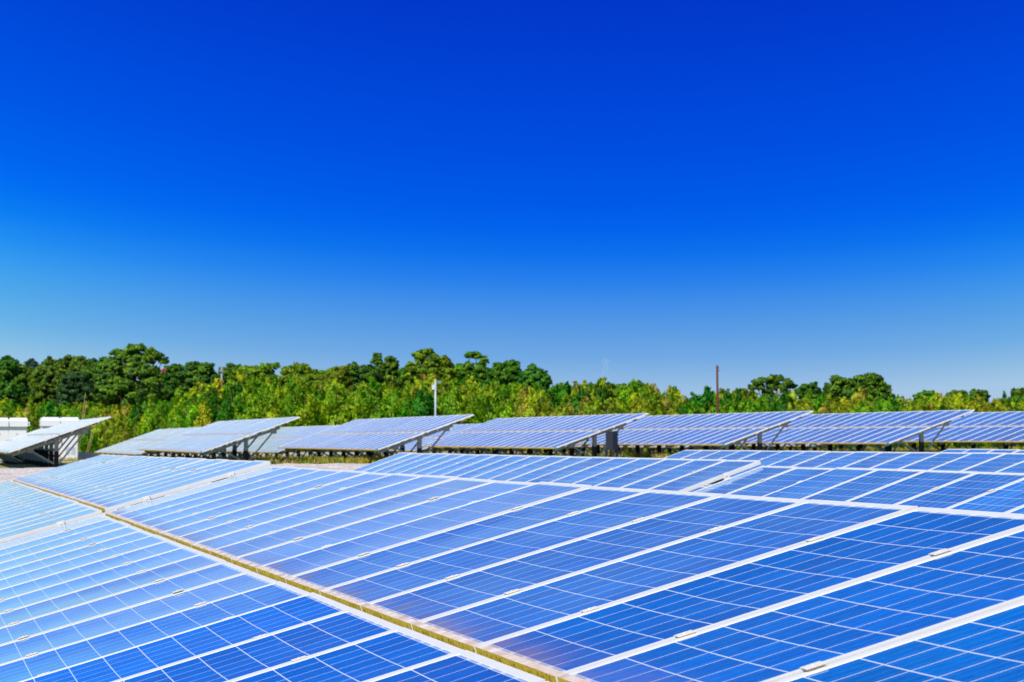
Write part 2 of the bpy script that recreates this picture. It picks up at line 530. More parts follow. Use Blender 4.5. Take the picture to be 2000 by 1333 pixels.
def solar_table(label, group, X0, Y0, Z0, tilt, n, near, pitch=0.0, far_start=0.7, posts=8, teal=True, tilted=(), yaw=0.0):
    """one table: two rows of n modules on posts; X0, Y0, Z0 = lower corner at its near end"""
    gz = ground_z(X0 + 1.55, Y0 + 0.5)
    root = empty("solar_table", (X0, Y0, gz), (pitch, 0, yaw))
    tag(root, label, "solar table", group)
    T = R(tilt)
    ct, st = math.cos(T), math.sin(T)
    h0 = Z0 - gz

    def P(t, y, off=0.0):
        return (t * ct - off * st, y, h0 + t * st + off * ct)
    Rt = (0, -T, 0)
    length = n * PITCH_Y - 0.02
    for r in range(2):
        for i in range(n):
            t0 = r * (ML + GAP)
            jx, jy = random.gauss(0, 0.0016), random.gauss(0, 0.0016)
            if (r, i) in tilted:
                jx += tilted[(r, i)] * 0.2
            m = link_mesh("solar_module", ME_frame, root, P(t0, i * PITCH_Y, 0.004 * r), (jx, -T + jy, 0))
            pane = {1: ME_glass_near, 2: ME_glass_mid}.get(near, ME_glass_far)
            if (r, i) in tilted:
                pane = ME_glass_least_sheen  # deeper pane stands in for the reflection of a stronger tilt
            elif tilted and i <= 8:
                pane = ME_glass_low_sheen if i <= 4 else ME_glass_some_sheen  # painted sheen weakens in steps towards the near end
            link_mesh("glass_pane", pane, m)
    if near:
        for r in range(2):
            for i in range(1, n):
                for q in (0.245, 0.755):
                    t = r * (ML + GAP) + ML * q + random.gauss(0, 0.004)
                    link_mesh("clamp", ME_clamp, root, P(t, i * PITCH_Y - 0.01, 0.004 * r), Rt)
    for r in range(2):
        for q in (0.245, 0.755):
            t = r * (ML + GAP) + ML * q
            link_mesh("end_clamp", ME_eclamp, root, P(t, 0, 0.004 * r), Rt)
            link_mesh("end_clamp", ME_eclamp, root, P(t, length, 0.004 * r), (0, T, math.pi))
    if teal:
        for y in (0.0, length):
            b = MB(); b.box(-0.006, 0.05, -0.03, 0.03, -FH - 0.004, 0.006)
            b.build("corner_cap", M_teal, root, P(0, y), Rt)
    # purlins run the length of the table, rafters up the slope, one pile with two struts under each rafter
    HP = -FH - 0.055
    for t in (0.36, 1.20, 2.05, 2.90):
        b = MB()
        b.box(-0.02, 0.02, 0, length - 0.02, -0.055, 0)
        b.box(-0.02, 0.035, 0, length - 0.02, -0.059, -0.055)
        b.build("purlin", M_galv, root, P(t, 0.01, -FH - 0.002), Rt)
    step = (length - 2 * far_start) / (posts - 1)
    for k in range(posts):
        y = far_start + k * step
        gzz = ground_z(X0 + 1.55, Y0 + y) - gz
        rb = MB(); rb.beam(P(0.14, y, HP - 0.052), P(2.72, y, HP - 0.052), 0.06, 0.09)
        rb.build("rafter", M_galv, root)
        top = P(1.56, y, HP - 0.10)
        xz = top[0]
        pb = MB()
        pw, ptop = 0.072, top[2] - 0.26
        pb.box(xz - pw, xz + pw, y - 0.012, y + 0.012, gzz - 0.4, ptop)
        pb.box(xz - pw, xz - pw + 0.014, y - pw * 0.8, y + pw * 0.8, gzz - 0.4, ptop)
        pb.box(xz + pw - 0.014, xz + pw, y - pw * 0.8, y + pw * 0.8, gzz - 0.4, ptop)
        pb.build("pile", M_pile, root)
        sb = MB()
        sb.box(xz - 0.062, xz + 0.062, y - 0.055, y + 0.055, ptop - 0.04, top[2] + 0.03)
        sb.build("post_sleeve", M_galv, root)
        foot = gzz + 0.16
        for t in (0.72, 2.48):
            q = P(t, y, HP - 0.10)
            s = MB(); s.beam((q[0], y - 0.045, q[2]), (xz + (0.07 if t > 1.5 else -0.07), y - 0.045, foot), 0.045, 0.05)
            s.box(q[0] - 0.10, q[0] + 0.10, y - 0.075, y - 0.068, q[2] - 0.07, q[2] + 0.10)
            s.build("strut", M_galv, root)
    return root


NEAR, FAR = "solar tables on the near side of the gravel path", "solar tables beyond the gravel path"
# ---- near side
tl = {}
for i in range(0, 8):
    tl[(0, i)] = (0.026 if i == 7 else 0.016) + random.uniform(-0.003, 0.003)
solar_table("nearest solar table, filling the lower right foreground with deep blue panels", NEAR,
            -(ML + GAP) * math.cos(R(15.8)) - 0.024, 12.12 - 20 * PITCH_Y, -(ML + GAP) * math.sin(R(15.8)), 15.8, 20, True, teal=False, tilted=tl, yaw=-0.0012)
solar_table("pale foreground table at the left beyond the wide white joint of the nearest row", NEAR,
            -(ML + GAP) * math.cos(R(15.8)), 12.155, -(ML + GAP) * math.sin(R(15.8)) + 0.04, 15.8, 20, True, pitch=-0.0018, teal=False)
TF = 19.5
c2, s2 = 3.334 * math.cos(R(TF)), 3.334 * math.sin(R(TF))
solar_table("second-row table running from the gravel at its left to a white step", NEAR,
            6.68 - c2, 30.41 - 18 * PITCH_Y, 0.489 - s2, TF, 18, 2)
solar_table("second-row table right of the white step, slightly lower, cut by the right edge", NEAR,
            6.68 - c2, 30.41 - 18 * PITCH_Y - 20 * PITCH_Y - 0.05, 0.489 - s2 - 0.055, TF, 20, 2)
solar_table("solar table of the third row, only a strip of panels showing above the second row", NEAR,
            12.1 - c2, 30.69 - 20 * PITCH_Y, 0.535 - s2, TF, 20, 2)
solar_table("solar table of the fourth row, a thin corner of panels at the right edge", NEAR,
            17.5 - c2, 30.98 - 20 * PITCH_Y, 0.546 - s2, TF, 20, 2)
# ---- beyond the path, six rows of two tables each
FARPOS = [(1.114, 62.80, .359), (7.050, 63.10, .368), (12.413, 61.84, .446), (18.159, 61.67, .500), (23.882, 61.80, .599), (29.506, 61.49, .645), (35.2, 61.4, .70)]
FLAB = ["leftmost raised solar table, its tilted end in front of the white cubicles",
        "second raised solar table from the left, bamboo thicket showing under its posts",
        "raised solar table in front of the white lamp pole",
        "raised solar table whose right end stands before the dark cabinet",
        "raised solar table under the tall rusty pole",
        "raised solar table second from the right edge, right of the rusty pole",
        "rightmost raised solar table, cut by the right edge of the view"]
BLAB = ["lower solar table directly behind the leftmost raised one, beside the left white cubicle",
        "lower solar table behind the second raised one, its pointed left end against green plants",
        "lower solar table right behind the one in front of the white lamp pole",
        "lower solar table right behind the one that ends at the dark cabinet",
        "lower solar table behind the one under the rusty pole, seen only beneath it",
        "lower solar table behind the second raised one from the right edge",
        "lower solar table behind the rightmost raised one, seen only beneath it"]
for (x, y, z), la, lb in zip(FARPOS, FLAB, BLAB):
    solar_table(la, FAR, x, y, z, TF, 20, False, pitch=0.0012)
    solar_table(lb, FAR, x, y + 20.9, z - 0.17, TF, 20 if x < 5 else 22, False)


# ------------------------------------------------------------------ ground
def ground_mesh():
    ys = np.unique(np.concatenate([np.linspace(-60, 30, 19), np.linspace(30, 130, 101), np.array([150, 200, 300, 500, 900, 1600, 3000, 5000])]))
    xs = np.unique(np.concatenate([np.array([-3000, -1500, -600, -250, -120, -60]), np.linspace(-40, 80, 49), np.array([110, 160, 300, 600, 1200, 2400, 4000])]))
    v = [(x, y, ground_z(x, y)) for y in ys for x in xs]
    nx = len(xs)
    f = [(j * nx + i, j * nx + i + 1, (j + 1) * nx + i + 1, (j + 1) * nx + i) for j in range(len(ys) - 1) for i in range(nx - 1)]
    me = bpy.data.meshes.new("ground")
    me.from_pydata(v, [], f)
    me.polygons.foreach_set('use_smooth', [True] * len(f))
    return me


def ground_material():
    m = principled("dry_grass_soil", (0.10, 0.10, 0.03), 1.0)
    nt = m.node_tree; b = nt.nodes['Principled BSDF']
    geo = N(nt, 'ShaderNodeNewGeometry')
    a = N(nt, 'ShaderNodeTexNoise'); a.inputs['Scale'].default_value = 0.45; a.inputs['Detail'].default_value = 8
    nt.links.new(geo.outputs['Position'], a.inputs['Vector'])
    c = ramp_node(nt, a.outputs['Fac'], [(0.32, (0.10, 0.15, 0.014, 1)), (0.5, (0.28, 0.25, 0.04, 1)), (0.66, (0.46, 0.35, 0.10, 1))])
    nt.links.new(c, b.inputs['Base Color'])
    return m


def gravel_material():
    m = principled("pale_crushed_gravel", (0.5, 0.46, 0.42), 1.0)
    nt = m.node_tree; b = nt.nodes['Principled BSDF']
    geo = N(nt, 'ShaderNodeNewGeometry')
    a = N(nt, 'ShaderNodeTexVoronoi'); a.inputs['Scale'].default_value = 14
    nt.links.new(geo.outputs['Position'], a.inputs['Vector'])
    s = N(nt, 'ShaderNodeSeparateColor'); nt.links.new(a.outputs['Color'], s.inputs[0])
    n = N(nt, 'ShaderNodeTexNoise'); n.inputs['Scale'].default_value = 0.5; n.inputs['Detail'].default_value = 6
    nt.links.new(geo.outputs['Position'], n.inputs['Vector'])
    c = ramp_node(nt, s.outputs[0], [(0.0, (0.42, 0.37, 0.33, 1)), (0.5, (0.66, 0.58, 0.53, 1)), (1.0, (0.80, 0.73, 0.68, 1))])
    f = N(nt, 'ShaderNodeMapRange'); nt.links.new(n.outputs['Fac'], f.inputs[0])
    f.inputs[1].default_value = 0.56; f.inputs[2].default_value = 0.70; f.inputs[4].default_value = 0.7
    c = mix_col(nt, f.outputs[0], c, (0.27, 0.20, 0.11, 1))
    nt.links.new(c, b.inputs['Base Color'])
    bp = N(nt, 'ShaderNodeBump'); bp.inputs['Strength'].default_value = 0.8; bp.inputs['Distance'].default_value = 0.05
    nt.links.new(s.outputs[1], bp.inputs['Height']); nt.links.new(bp.outputs[0], b.inputs['Normal'])
    return m


gm = ground_mesh(); gm.materials.append(ground_material())
tag(link_mesh("ground", gm), kind="structure")


def value_noise(x, y, s):
    """smooth lattice noise in 0..1, numpy arrays"""
    x, y = x * s, y * s
    xi, yi = np.floor(x), np.floor(y)
    fx, fy = x - xi, y - yi
    fx, fy = fx * fx * (3 - 2 * fx), fy * fy * (3 - 2 * fy)
    h = lambda a, b: np.modf(np.abs(np.sin(a * 127.1 + b * 311.7) * 43758.5453))[0]
    return (h(xi, yi) * (1 - fx) + h(xi + 1, yi) * fx) * (1 - fy) + (h(xi, yi + 1) * (1 - fx) + h(xi + 1, yi + 1) * fx) * fy


def gravel_mesh():
    xs, ys = np.arange(-14, 48, 0.16), np.arange(36, 61.4, 0.16)
    X, Y = np.meshgrid(xs, ys)
    gzv = np.vectorize(ground_z)(X, Y)
    H = 0.01 + 0.05 * value_noise(X, Y, 0.45) + 0.05 * value_noise(X + 9, Y, 1.4) + 0.04 * value_noise(X, Y + 5, 3.1)
    edge = np.minimum(1, np.minimum((61.2 - Y + 0.6 * value_noise(X, Y, 0.8)) / 1.2, (Y - 36) / 2))
    Z = gzv + np.clip(H, 0, 1) * edge - (1 - edge) * 0.05
    nx = len(xs)
    v = np.stack([X, Y, Z], -1).reshape(-1, 3)
    me = bpy.data.meshes.new("gravel_path")
    f = [(j * nx + i, j * nx + i + 1, (j + 1) * nx + i + 1, (j + 1) * nx + i) for j in range(len(ys) - 1) for i in range(nx - 1)]
    me.from_pydata(v.tolist(), [], f)
    me.polygons.foreach_set('use_smooth', [True] * len(f))
    me.materials.append(gravel_material())
    return me


tag(link_mesh("gravel_path", gravel_mesh()), kind="structure")


# ------------------------------------------------------------------ foliage
def leaf_material(name, rough=0.6, trans=0.3):
    m = bpy.data.materials.new(name)
    m.use_nodes = True
    nt = m.node_tree
    b = nt.nodes['Principled BSDF']
    out = nt.nodes['Material Output']
    at = N(nt, 'ShaderNodeAttribute'); at.attribute_name = 'leafcol'
    info = N(nt, 'ShaderNodeObjectInfo')
    hs = N(nt, 'ShaderNodeHueSaturation')
    nt.links.new(at.outputs['Color'], hs.inputs['Color'])
    nt.links.new(math_node(nt, 'MULTIPLY_ADD', info.outputs['Random'], 0.05, 0.475), hs.inputs['Hue'])
    r2 = math_node(nt, 'FRACT', math_node(nt, 'MULTIPLY', info.outputs['Random'], 13.7))
    nt.links.new(math_node(nt, 'MULTIPLY_ADD', r2, 0.36, 0.80), hs.inputs['Value'])
    nt.links.new(hs.outputs[0], b.inputs['Base Color'])
    b.inputs['Roughness'].default_value = rough
    b.inputs['Specular IOR Level'].default_value = 0.25
    tr = N(nt, 'ShaderNodeBsdfTranslucent')
    nt.links.new(hs.outputs[0], tr.inputs[0])
    mx = N(nt, 'ShaderNodeMixShader'); mx.inputs[0].default_value = trans
    nt.links.new(b.outputs[0], mx.inputs[1]); nt.links.new(tr.outputs[0], mx.inputs[2])
    nt.links.new(mx.outputs[0], out.inputs[0])
    return m


M_leaf = leaf_material("broadleaf_foliage", 0.6, 0.38)
M_bamboo = leaf_material("bamboo_foliage", 0.55, 0.5)


def leaf_mesh(name, C, D, size, aspect, cols, mat, normals=None):
    """C: (n,3) leaf centres; D: (n,3) leaf directions; one four-cornered blade each"""
    n = len(C)
    D = D / (np.linalg.norm(D, axis=1, keepdims=True) + 1e-9)
    Q = rng.normal(size=(n, 3))
    S = np.cross(D, Q); S /= (np.linalg.norm(S, axis=1, keepdims=True) + 1e-9)
    L = (size * rng.uniform(0.6, 1.4, n))[:, None]
    W = L * aspect
    v = np.empty((n, 4, 3))
    v[:, 0] = C - D * L * 0.5
    v[:, 1] = C + S * W * 0.5
    v[:, 2] = C + D * L * 0.5
    v[:, 3] = C - S * W * 0.5
    if normals is not None:              # wind every blade so that its face agrees with its outward normal
        fn = np.cross(v[:, 1] - v[:, 0], v[:, 2] - v[:, 0])
        flip = (fn * normals).sum(1) < 0
        v[flip] = v[flip][:, ::-1]
    me = bpy.data.meshes.new(name)
    me.vertices.add(n * 4); me.vertices.foreach_set('co', v.reshape(-1))
    me.loops.add(n * 4); me.loops.foreach_set('vertex_index', np.arange(n * 4, dtype=np.int32))
    me.polygons.add(n); me.polygons.foreach_set('loop_start', np.arange(0, n * 4, 4, dtype=np.int32))
    me.polygons.foreach_set('loop_total', np.full(n, 4, dtype=np.int32))
    a = me.attributes.new('leafcol', 'FLOAT_COLOR', 'POINT')
    cc = np.ones((n, 4, 4)); cc[:, :, :3] = cols[:, None, :]
    a.data.foreach_set('color', cc.reshape(-1))
    me.materials.append(mat)
    me.update(); me.validate()
    if normals is not None:
        me.polygons.foreach_set('use_smooth', np.ones(n, dtype=bool))
        nn = normals / (np.linalg.norm(normals, axis=1, keepdims=True) + 1e-9)
        fa = me.attributes.new('custom_normal', 'FLOAT_VECTOR', 'POINT')
        fa.data.foreach_set('vector', np.repeat(nn, 4, 0).reshape(-1).astype(np.float32))
        me.update()
    return me


def unit(n):
    d = rng.normal(size=(n, 3))
    return d / np.linalg.norm(d, axis=1, keepdims=True)


def pick(pal, n, w=None):
    pal = np.array(pal)
    c = pal[rng.choice(len(pal), n, p=w)]
    return c * rng.uniform(0.7, 1.3, (n, 1))


def bamboo_plant(h, spread, stems, pal, weights, nl, tip=1.0):
    """a clump of upright leafy canes: foliage mesh and stems mesh, origin at the base"""
    sb = MB()
    Cs, Ds, Ns = [], [], []
    cols = []
    for k in range(stems):
        a = rng.uniform(0, 2 * math.pi); r = spread * math.sqrt(rng.uniform(0, 1))
        bx, by = r * math.cos(a), r * math.sin(a)
        hh = h * rng.uniform(0.55, 1.0) if k else h
        lean = rng.normal(0, 0.10, 2)
        pts = [(bx + lean[0] * hh * t * t, by + lean[1] * hh * t * t, hh * t) for t in np.linspace(0, 1, 6)]
        sb.tube(pts, [0.02 * (1 - t * 0.8) for t in np.linspace(0, 1, 6)], 4, cap=False)
        n = nl // stems
        t = rng.uniform(0.08, 1.02, n) ** 0.85
        rad = (0.16 + 0.46 * np.sin(np.pi * np.clip(t, 0, 1) ** 1.25) ** 0.8) * rng.uniform(0.75, 1.25)
        rad = np.where(t > 0.8, rad * (1 - (t - 0.8) * 2.9 * (1 - 0.3 * tip)), rad)
        # leaves gather in tufts along the cane
        tuft = np.floor(t * 11) + k * 31
        ta = np.modf(np.abs(np.sin(tuft * 12.9898) * 43758.5))[0] * 2 * math.pi
        d = unit(n)
        off = np.stack([np.cos(ta), np.sin(ta), np.zeros(n)], -1) * (rad * 0.75)[:, None]
        c = np.stack([bx + lean[0] * hh * t * t, by + lean[1] * hh * t * t, hh * t], -1) + off + d * (rad * 0.55)[:, None]
        c[:, 2] = np.maximum(c[:, 2], 0.02)
        Cs.append(c)
        Ds.append(np.stack([d[:, 0] * 0.6, d[:, 1] * 0.6, rng.uniform(-0.5, 1.3, n)], -1))
        Ns.append(0.8 * off / 0.4 + 0.6 * d + rng.normal(0, 0.35, (n, 3)) + np.array([0, 0, 0.3]))
        stemcol = pick(pal, 1, weights)[0]
        cols.append(0.55 * stemcol[None] + 0.45 * pick(pal, n, weights))
    return leaf_mesh("foliage", np.concatenate(Cs), np.concatenate(Ds), 0.22, 0.46, np.concatenate(cols), M_bamboo, np.concatenate(Ns)), sb.mesh("cane", [M_cane])


GREEN = [(0.080, 0.300, 0.006), (0.190, 0.500, 0.008), (0.360, 0.640, 0.010), (0.54, 0.66, 0.012)]
GOLD = [(0.46, 0.54, 0.012), (0.56, 0.50, 0.03), (0.34, 0.54, 0.012), (0.58, 0.44, 0.10)]
DEEP = [(0.030, 0.180, 0.008), (0.060, 0.280, 0.010), (0.12, 0.38, 0.012)]
variants = []
for kind, pal, w in (("green", GREEN, [.25, .3, .3, .15]), ("green", GREEN, [.2, .2, .35, .25]), ("green", GREEN + GOLD[:1], None),
                     ("golden", GOLD, [.35, .2, .35, .1]), ("golden", GOLD + GREEN[2:], None), ("deep", DEEP, None), ("deep", DEEP + GREEN[1:2], None)):
    variants.append((kind, bamboo_plant(3.6, 0.66, 7, pal, w, 3800, tip=rng.uniform(0.5, 1.0))))
HLAB = {"green": "bright yellow-green bamboo plant in the thicket behind the solar tables",
        "golden": "golden brown dry-tipped bamboo plant in the thicket behind the solar tables",
        "deep": "dark green leafy plant in the thicket behind the solar tables"}
HGRP = {"green": "yellow-green bamboo plants of the thicket", "golden": "golden dry-tipped bamboo plants of the thicket", "deep": "dark green plants of the thicket"}


def img_xy(px, py, d):
    """world point seen at photo pixel (px, py) of the 2000 px wide photograph, d metres along the view axis"""
    f = 4588.0
    lat, upv = (px - 1000) / f * d, (666.5 - py) / f * d
    fw = Vector((math.sin(YAW) * math.cos(PITCH), math.cos(YAW) * math.cos(PITCH), math.sin(PITCH)))
    r = Vector((math.cos(YAW), -math.sin(YAW), 0))
    return CAM + fw * d + r * lat + r.cross(fw) * upv


# top outline of the thicket along the picture (photo pixel x -> y of the plant tops)
HX = [-40, 60, 160, 250, 330, 420, 480, 560, 640, 720, 800, 880, 960, 1040, 1120, 1200, 1260, 1330, 1400, 1450, 1530, 1620, 1700, 1760, 1840, 1920, 2040]
HY = [790, 790, 794, 800, 784, 758, 745, 750, 750, 755, 750, 745, 748, 755, 758, 757, 760, 772, 775, 766, 770, 778, 775, 778, 778, 778, 776]


def hedge_plant(px, d, ytop, vi):
    kind, (fm, cm) = variants[vi]
    base = img_xy(px, 860, d)
    gz = ground_z(base.x, base.y) - 0.05
    top = img_xy(px, ytop, d).z
    s = (top - gz) / 3.6
    root = empty("bamboo_plant" if kind != "deep" else "leafy_shrub", (base.x, base.y, gz), (0, 0, random.uniform(0, 6.28)))
    w = s * random.uniform(0.85, 1.15)
    root.scale = (w, w, s)
    tag(root, HLAB[kind], "bamboo" if kind != "deep" else "shrub", HGRP[kind])
    link_mesh("foliage", fm, root)
    link_mesh("cane", cm, root)


for row, (d, step, drop) in enumerate(((131, 30, 14), (138, 28, 4), (146, 30, -4))):
    px = -60 + row * 11
    while px < 2060:
        yt = np.interp(px, HX, HY) + drop + random.uniform(-12, 12)
        if row == 0: yt += random.choice((0, 0, 10, 25))
        vi = random.choices(range(7), weights=(3, 3, 3, 1.6, 2.4, 1.2, 1.2))[0]
        hedge_plant(px, d + random.uniform(-1.5, 1.5), yt, vi)
        px += step * random.uniform(0.7, 1.3)


# ---- broadleaf trees: lobes (photo px x, y, radius px) give each crown its outline
def broad_tree(label, d, lobes, pal, dens=1.0, wts=None, name="broadleaf_tree", leaf=0.23, gaps=0.25):
    ppm = 4588.0 / d
    xs = [l[0] for l in lobes]
    cx = sum(xs) / len(xs)
    base = img_xy(cx, 860, d)
    gz = ground_z(base.x, base.y) - 0.1
    root = empty(name, (base.x, base.y, gz))
    tag(root, label, "tree", "trees beyond the bamboo thicket")
    r_ = Vector((math.cos(YAW), -math.sin(YAW), 0)); f_ = Vector((math.sin(YAW), math.cos(YAW), 0))
    Cs, Ds, cols, Ns = [], [], [], []
    tb = MB()
    lobes3 = []
    for (lx, ly, lr) in lobes:
        p = img_xy(lx, ly, d) - Vector((base.x, base.y, gz))
        rad = lr / ppm
        for q in range(2):
            dep = random.uniform(-1, 1) * rad * 0.9 * (1 if q else 0.3)
            lobes3.append((p + f_ * dep, rad * (1.0 if q == 0 else 0.85)))
    ps = np.array([tuple(p) for p, _ in lobes3])
    mid = ps.mean(0) - np.array([0, 0, 0.25 * (ps[:, 2].max() - ps[:, 2].min() + 0.5)])
    half = np.maximum(ps.max(0) - ps.min(0), 1.0) * 0.5 + 0.4
    for (p, rad) in lobes3:
        nsub = max(8, int(28 * dens))
        for k in range(nsub):                       # leaf clumps on the lobe's surface
            u = unit(1)[0]
            if u[2] < -0.55: u[2] *= -0.6
            cp = np.array(p) + u * rad * np.array([1.15, 1.15, 0.95]) * rng.uniform(0.25, 1.12)
            cr = rad * rng.uniform(0.18, 0.40)
            n = int(np.clip(430 * (cr / 0.5) ** 1.6 * dens, 60, 700))
            dd = unit(n)
            c = cp + dd * cr * (rng.uniform(0.2, 1.0, (n, 1)) + np.where(rng.uniform(size=(n, 1)) < 0.12, rng.uniform(0, 0.5, (n, 1)), 0)) * np.array([1.2, 1.2, 0.7])
            Cs.append(c); Ds.append(dd + rng.normal(0, 0.6, (n, 3)))
            out = (c - np.array(p)) / max(rad, 0.1)
            crown = (c - mid) / half
            Ns.append(0.28 * out + 0.35 * dd + 0.75 * crown + rng.normal(0, 0.42, (n, 3)) + np.array([0, 0, 0.2]))
            cl = pick(pal, 1, wts)[0]
            cols.append(0.6 * cl[None] + 0.4 * pick(pal, n, wts))
        bend = Vector((p.x * 0.35, p.y * 0.35, p.z * 0.55))
        tb.tube([(p.x * 0.05, p.y * 0.05, p.z * 0.22), bend, p], [0.12, 0.08, 0.03], 5, cap=False)
    zt = max(p.z for p, _ in lobes3)
    tb.tube([(0, 0, 0), (0.05, 0, zt * 0.3), (0.1, 0.05, zt * 0.7)], [0.30, 0.22, 0.08], 8)
    link_mesh("crown", leaf_mesh("crown", np.concatenate(Cs), np.concatenate(Ds), leaf, 0.7, np.concatenate(cols), M_leaf, np.concatenate(Ns)), root)
    tb.build("trunk", M_bark, root)
    return root


DARK = [(0.045, 0.150, 0.028), (0.075, 0.220, 0.024), (0.120, 0.300, 0.018), (0.22, 0.40, 0.018)]
MID = [(0.055, 0.180, 0.018), (0.100, 0.290, 0.016), (0.180, 0.400, 0.014), (0.30, 0.48, 0.016)]
LITE = [(0.12, 0.22, 0.010), (0.18, 0.29, 0.012), (0.24, 0.33, 0.014), (0.32, 0.34, 0.02)]


def dome(x0, x1, ytop, ybase, r, bumps=0):
    """lobes under a domed outline"""
    out = []
    y = ytop + r
    rowi = 0
    while y < ybase:
        t = min(1.0, (y - ytop) / max(1, (ybase - ytop)))
        half = (x1 - x0) / 2 * math.sqrt(max(0.05, 1 - (1 - min(1, t * 1.25)) ** 2))
        cx = (x0 + x1) / 2
        k = max(1, int(2 * half / (r * 1.05)))
        for i in range(k):
            fx = 0 if k == 1 else -1 + 2 * i / (k - 1)
            out.append((cx + fx * max(0, half - r * 0.8) + random.uniform(-0.45, 0.45) * r, y + random.uniform(-0.3, 0.35) * r, r * random.uniform(0.6, 1.2)))
        y += r * 0.95
        rowi += 1
    return out


broad_tree("dark rounded tree at the far left edge", 232, dome(-60, 42, 700, 800, 17), DARK)
broad_tree("wide dark tree with flat rounded top, left of the tallest tree", 238, dome(55, 200, 695, 800, 18), DARK)
broad_tree("low blue-green tree in front of the two dark trees at the left", 222, dome(120, 180, 724, 800, 14), [(0.04, 0.11, 0.03), (0.07, 0.17, 0.04)])
broad_tree("tallest broad dark tree at the left, red patch at its right side", 228,
           [(226, 690, 9), (242, 692, 11), (258, 684, 12), (272, 681, 10), (292, 690, 11), (306, 698, 11), (318, 706, 8), (250, 697, 12), (272, 698, 12), (290, 704, 13), (236, 702, 12), (262, 708, 13)] + dome(150, 325, 696, 805, 19), DARK)
broad_tree("small round dark tree right of the tallest tree", 240, dome(338, 440, 705, 800, 16) + [(334, 722, 10), (345, 718, 8)], DARK)
broad_tree("flat topped mid-green tree with a squared right shoulder", 236, dome(455, 552, 708, 790, 15) + [(535, 716, 9)], MID)
broad_tree("loose bright green tree rising to the left of the middle", 226, dome(545, 640, 712, 790, 16), LITE)
broad_tree("low bright green tree right of the loose bright one", 222, dome(620, 690, 720, 790, 14), LITE)
broad_tree("small dark domed tree left of the narrow peaked tree", 234, dome(664, 742, 709, 790, 14), DARK)
broad_tree("narrow peaked tree with a small knob on top", 236, [(736, 696, 7), (737, 706, 9)] + dome(722, 782, 702, 790, 13) + [(762, 704, 9), (770, 712, 8)], DARK)
broad_tree("large rounded green tree in the middle of the tree line", 232, [(834, 690, 10), (820, 696, 11), (846, 700, 10)] + dome(786, 892, 690, 790, 15), MID)
broad_tree("open crowned tree with sky showing through, right of the large rounded one", 238, [(916, 695, 8), (930, 697, 9), (945, 706, 9)] + dome(895, 958, 700, 790, 13), MID, dens=0.75)
broad_tree("sloping green tree with sparse top near the pylon side", 234, [(990, 713, 8), (1004, 712, 8), (975, 718, 9)] + dome(945, 1032, 714, 790, 13), MID, dens=0.85)
broad_tree("rounded tree at the right end of the central tree group", 230, [(1040, 720, 8), (1052, 728, 9), (1068, 740, 7)] + dome(1005, 1076, 722, 790, 13), DARK)
broad_tree("low dark tree just right of the central tree group", 236, dome(1080, 1122, 747, 800, 10), DARK)
broad_tree("low tree with two small tops left of the faint pylon", 238, dome(1130, 1172, 747, 800, 10), MID)
broad_tree("low broad green tree right of the faint pylon", 228, dome(1182, 1286, 746, 800, 12), MID)
broad_tree("low bushy tree between the rusty pole and the grey utility pole", 220, dome(1422, 1482, 762, 800, 10), LITE)
broad_tree("open dark tree beside the grey utility pole", 236, [(1476, 748, 7), (1490, 744, 9), (1506, 742, 9), (1510, 750, 10), (1522, 741, 9), (1538, 748, 9), (1545, 756, 9), (1470, 758, 7), (1528, 760, 11), (1508, 758, 9), (1486, 758, 8), (1500, 770, 10), (1530, 772, 10)], DARK, dens=0.9)
broad_tree("small dark tree between the two larger trees at the right", 240, dome(1556, 1606, 747, 800, 11), DARK)
broad_tree("wide umbrella shaped dark tree at the right", 234, dome(1606, 1742, 732, 795, 13), DARK)
broad_tree("low tree right of the umbrella shaped one", 238, dome(1784, 1832, 766, 800, 9), MID)
broad_tree("round topped low tree near the right edge", 236, dome(1842, 1892, 761, 800, 10), MID)
broad_tree("small dark tree beside the round topped low tree", 240, dome(1894, 1930, 763, 800, 9), DARK)
broad_tree("rounded tree cut by the right edge of the view", 230, dome(1970, 2050, 759, 800, 11), DARK)

FILL = [
    ("shaded tree filling the gap between the far left tree and the wide flat topped one", -40, 96, 718, DARK),
    ("shaded tree filling the gap below the flat topped tree and the tallest tree", 120, 220, 714, DARK),
    ("shaded tree in the dip right of the tallest tree", 296, 372, 715, DARK),
    ("shaded tree behind the slim white utility pole", 408, 490, 718, DARK),
    ("shaded green tree behind the loose bright green tree", 560, 680, 722, MID),
    ("shaded tree between the peaked tree and the large rounded green tree", 752, 812, 716, MID),
    ("shaded tree between the large rounded tree and the open crowned one", 868, 926, 714, MID),
    ("shaded tree between the open crowned tree and the sloping green tree", 930, 985, 718, MID),
    ("shaded green bush line under the umbrella shaped tree at the right", 1560, 1760, 768, MID)]
for lab, x0, x1, yt, pal in FILL:
    broad_tree(lab, 250, dome(x0, x1, yt, 800, 16 if yt < 760 else 10), pal)
BLUE = [(0.05, 0.12, 0.09), (0.07, 0.15, 0.12)]  # leaf colours with distance haze mixed in
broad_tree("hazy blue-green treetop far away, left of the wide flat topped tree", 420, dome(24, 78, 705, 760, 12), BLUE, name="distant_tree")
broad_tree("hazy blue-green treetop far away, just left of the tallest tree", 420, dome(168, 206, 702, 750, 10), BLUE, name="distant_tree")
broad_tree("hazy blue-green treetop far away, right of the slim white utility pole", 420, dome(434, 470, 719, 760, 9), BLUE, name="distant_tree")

# ---- taller loose shrubs that close the line between thicket and trees
for i in range(46):
    px = -30 + i * 46 + random.uniform(-14, 14)
    yt = np.interp(px, HX, HY) + random.uniform(-10, 10) + (6 if px > 1270 else -4)
    hedge_plant(px, 176 + random.uniform(-8, 8), yt, random.choices(range(7), weights=(4, 4, 3, 1, 1.5, 2, 2))[0])


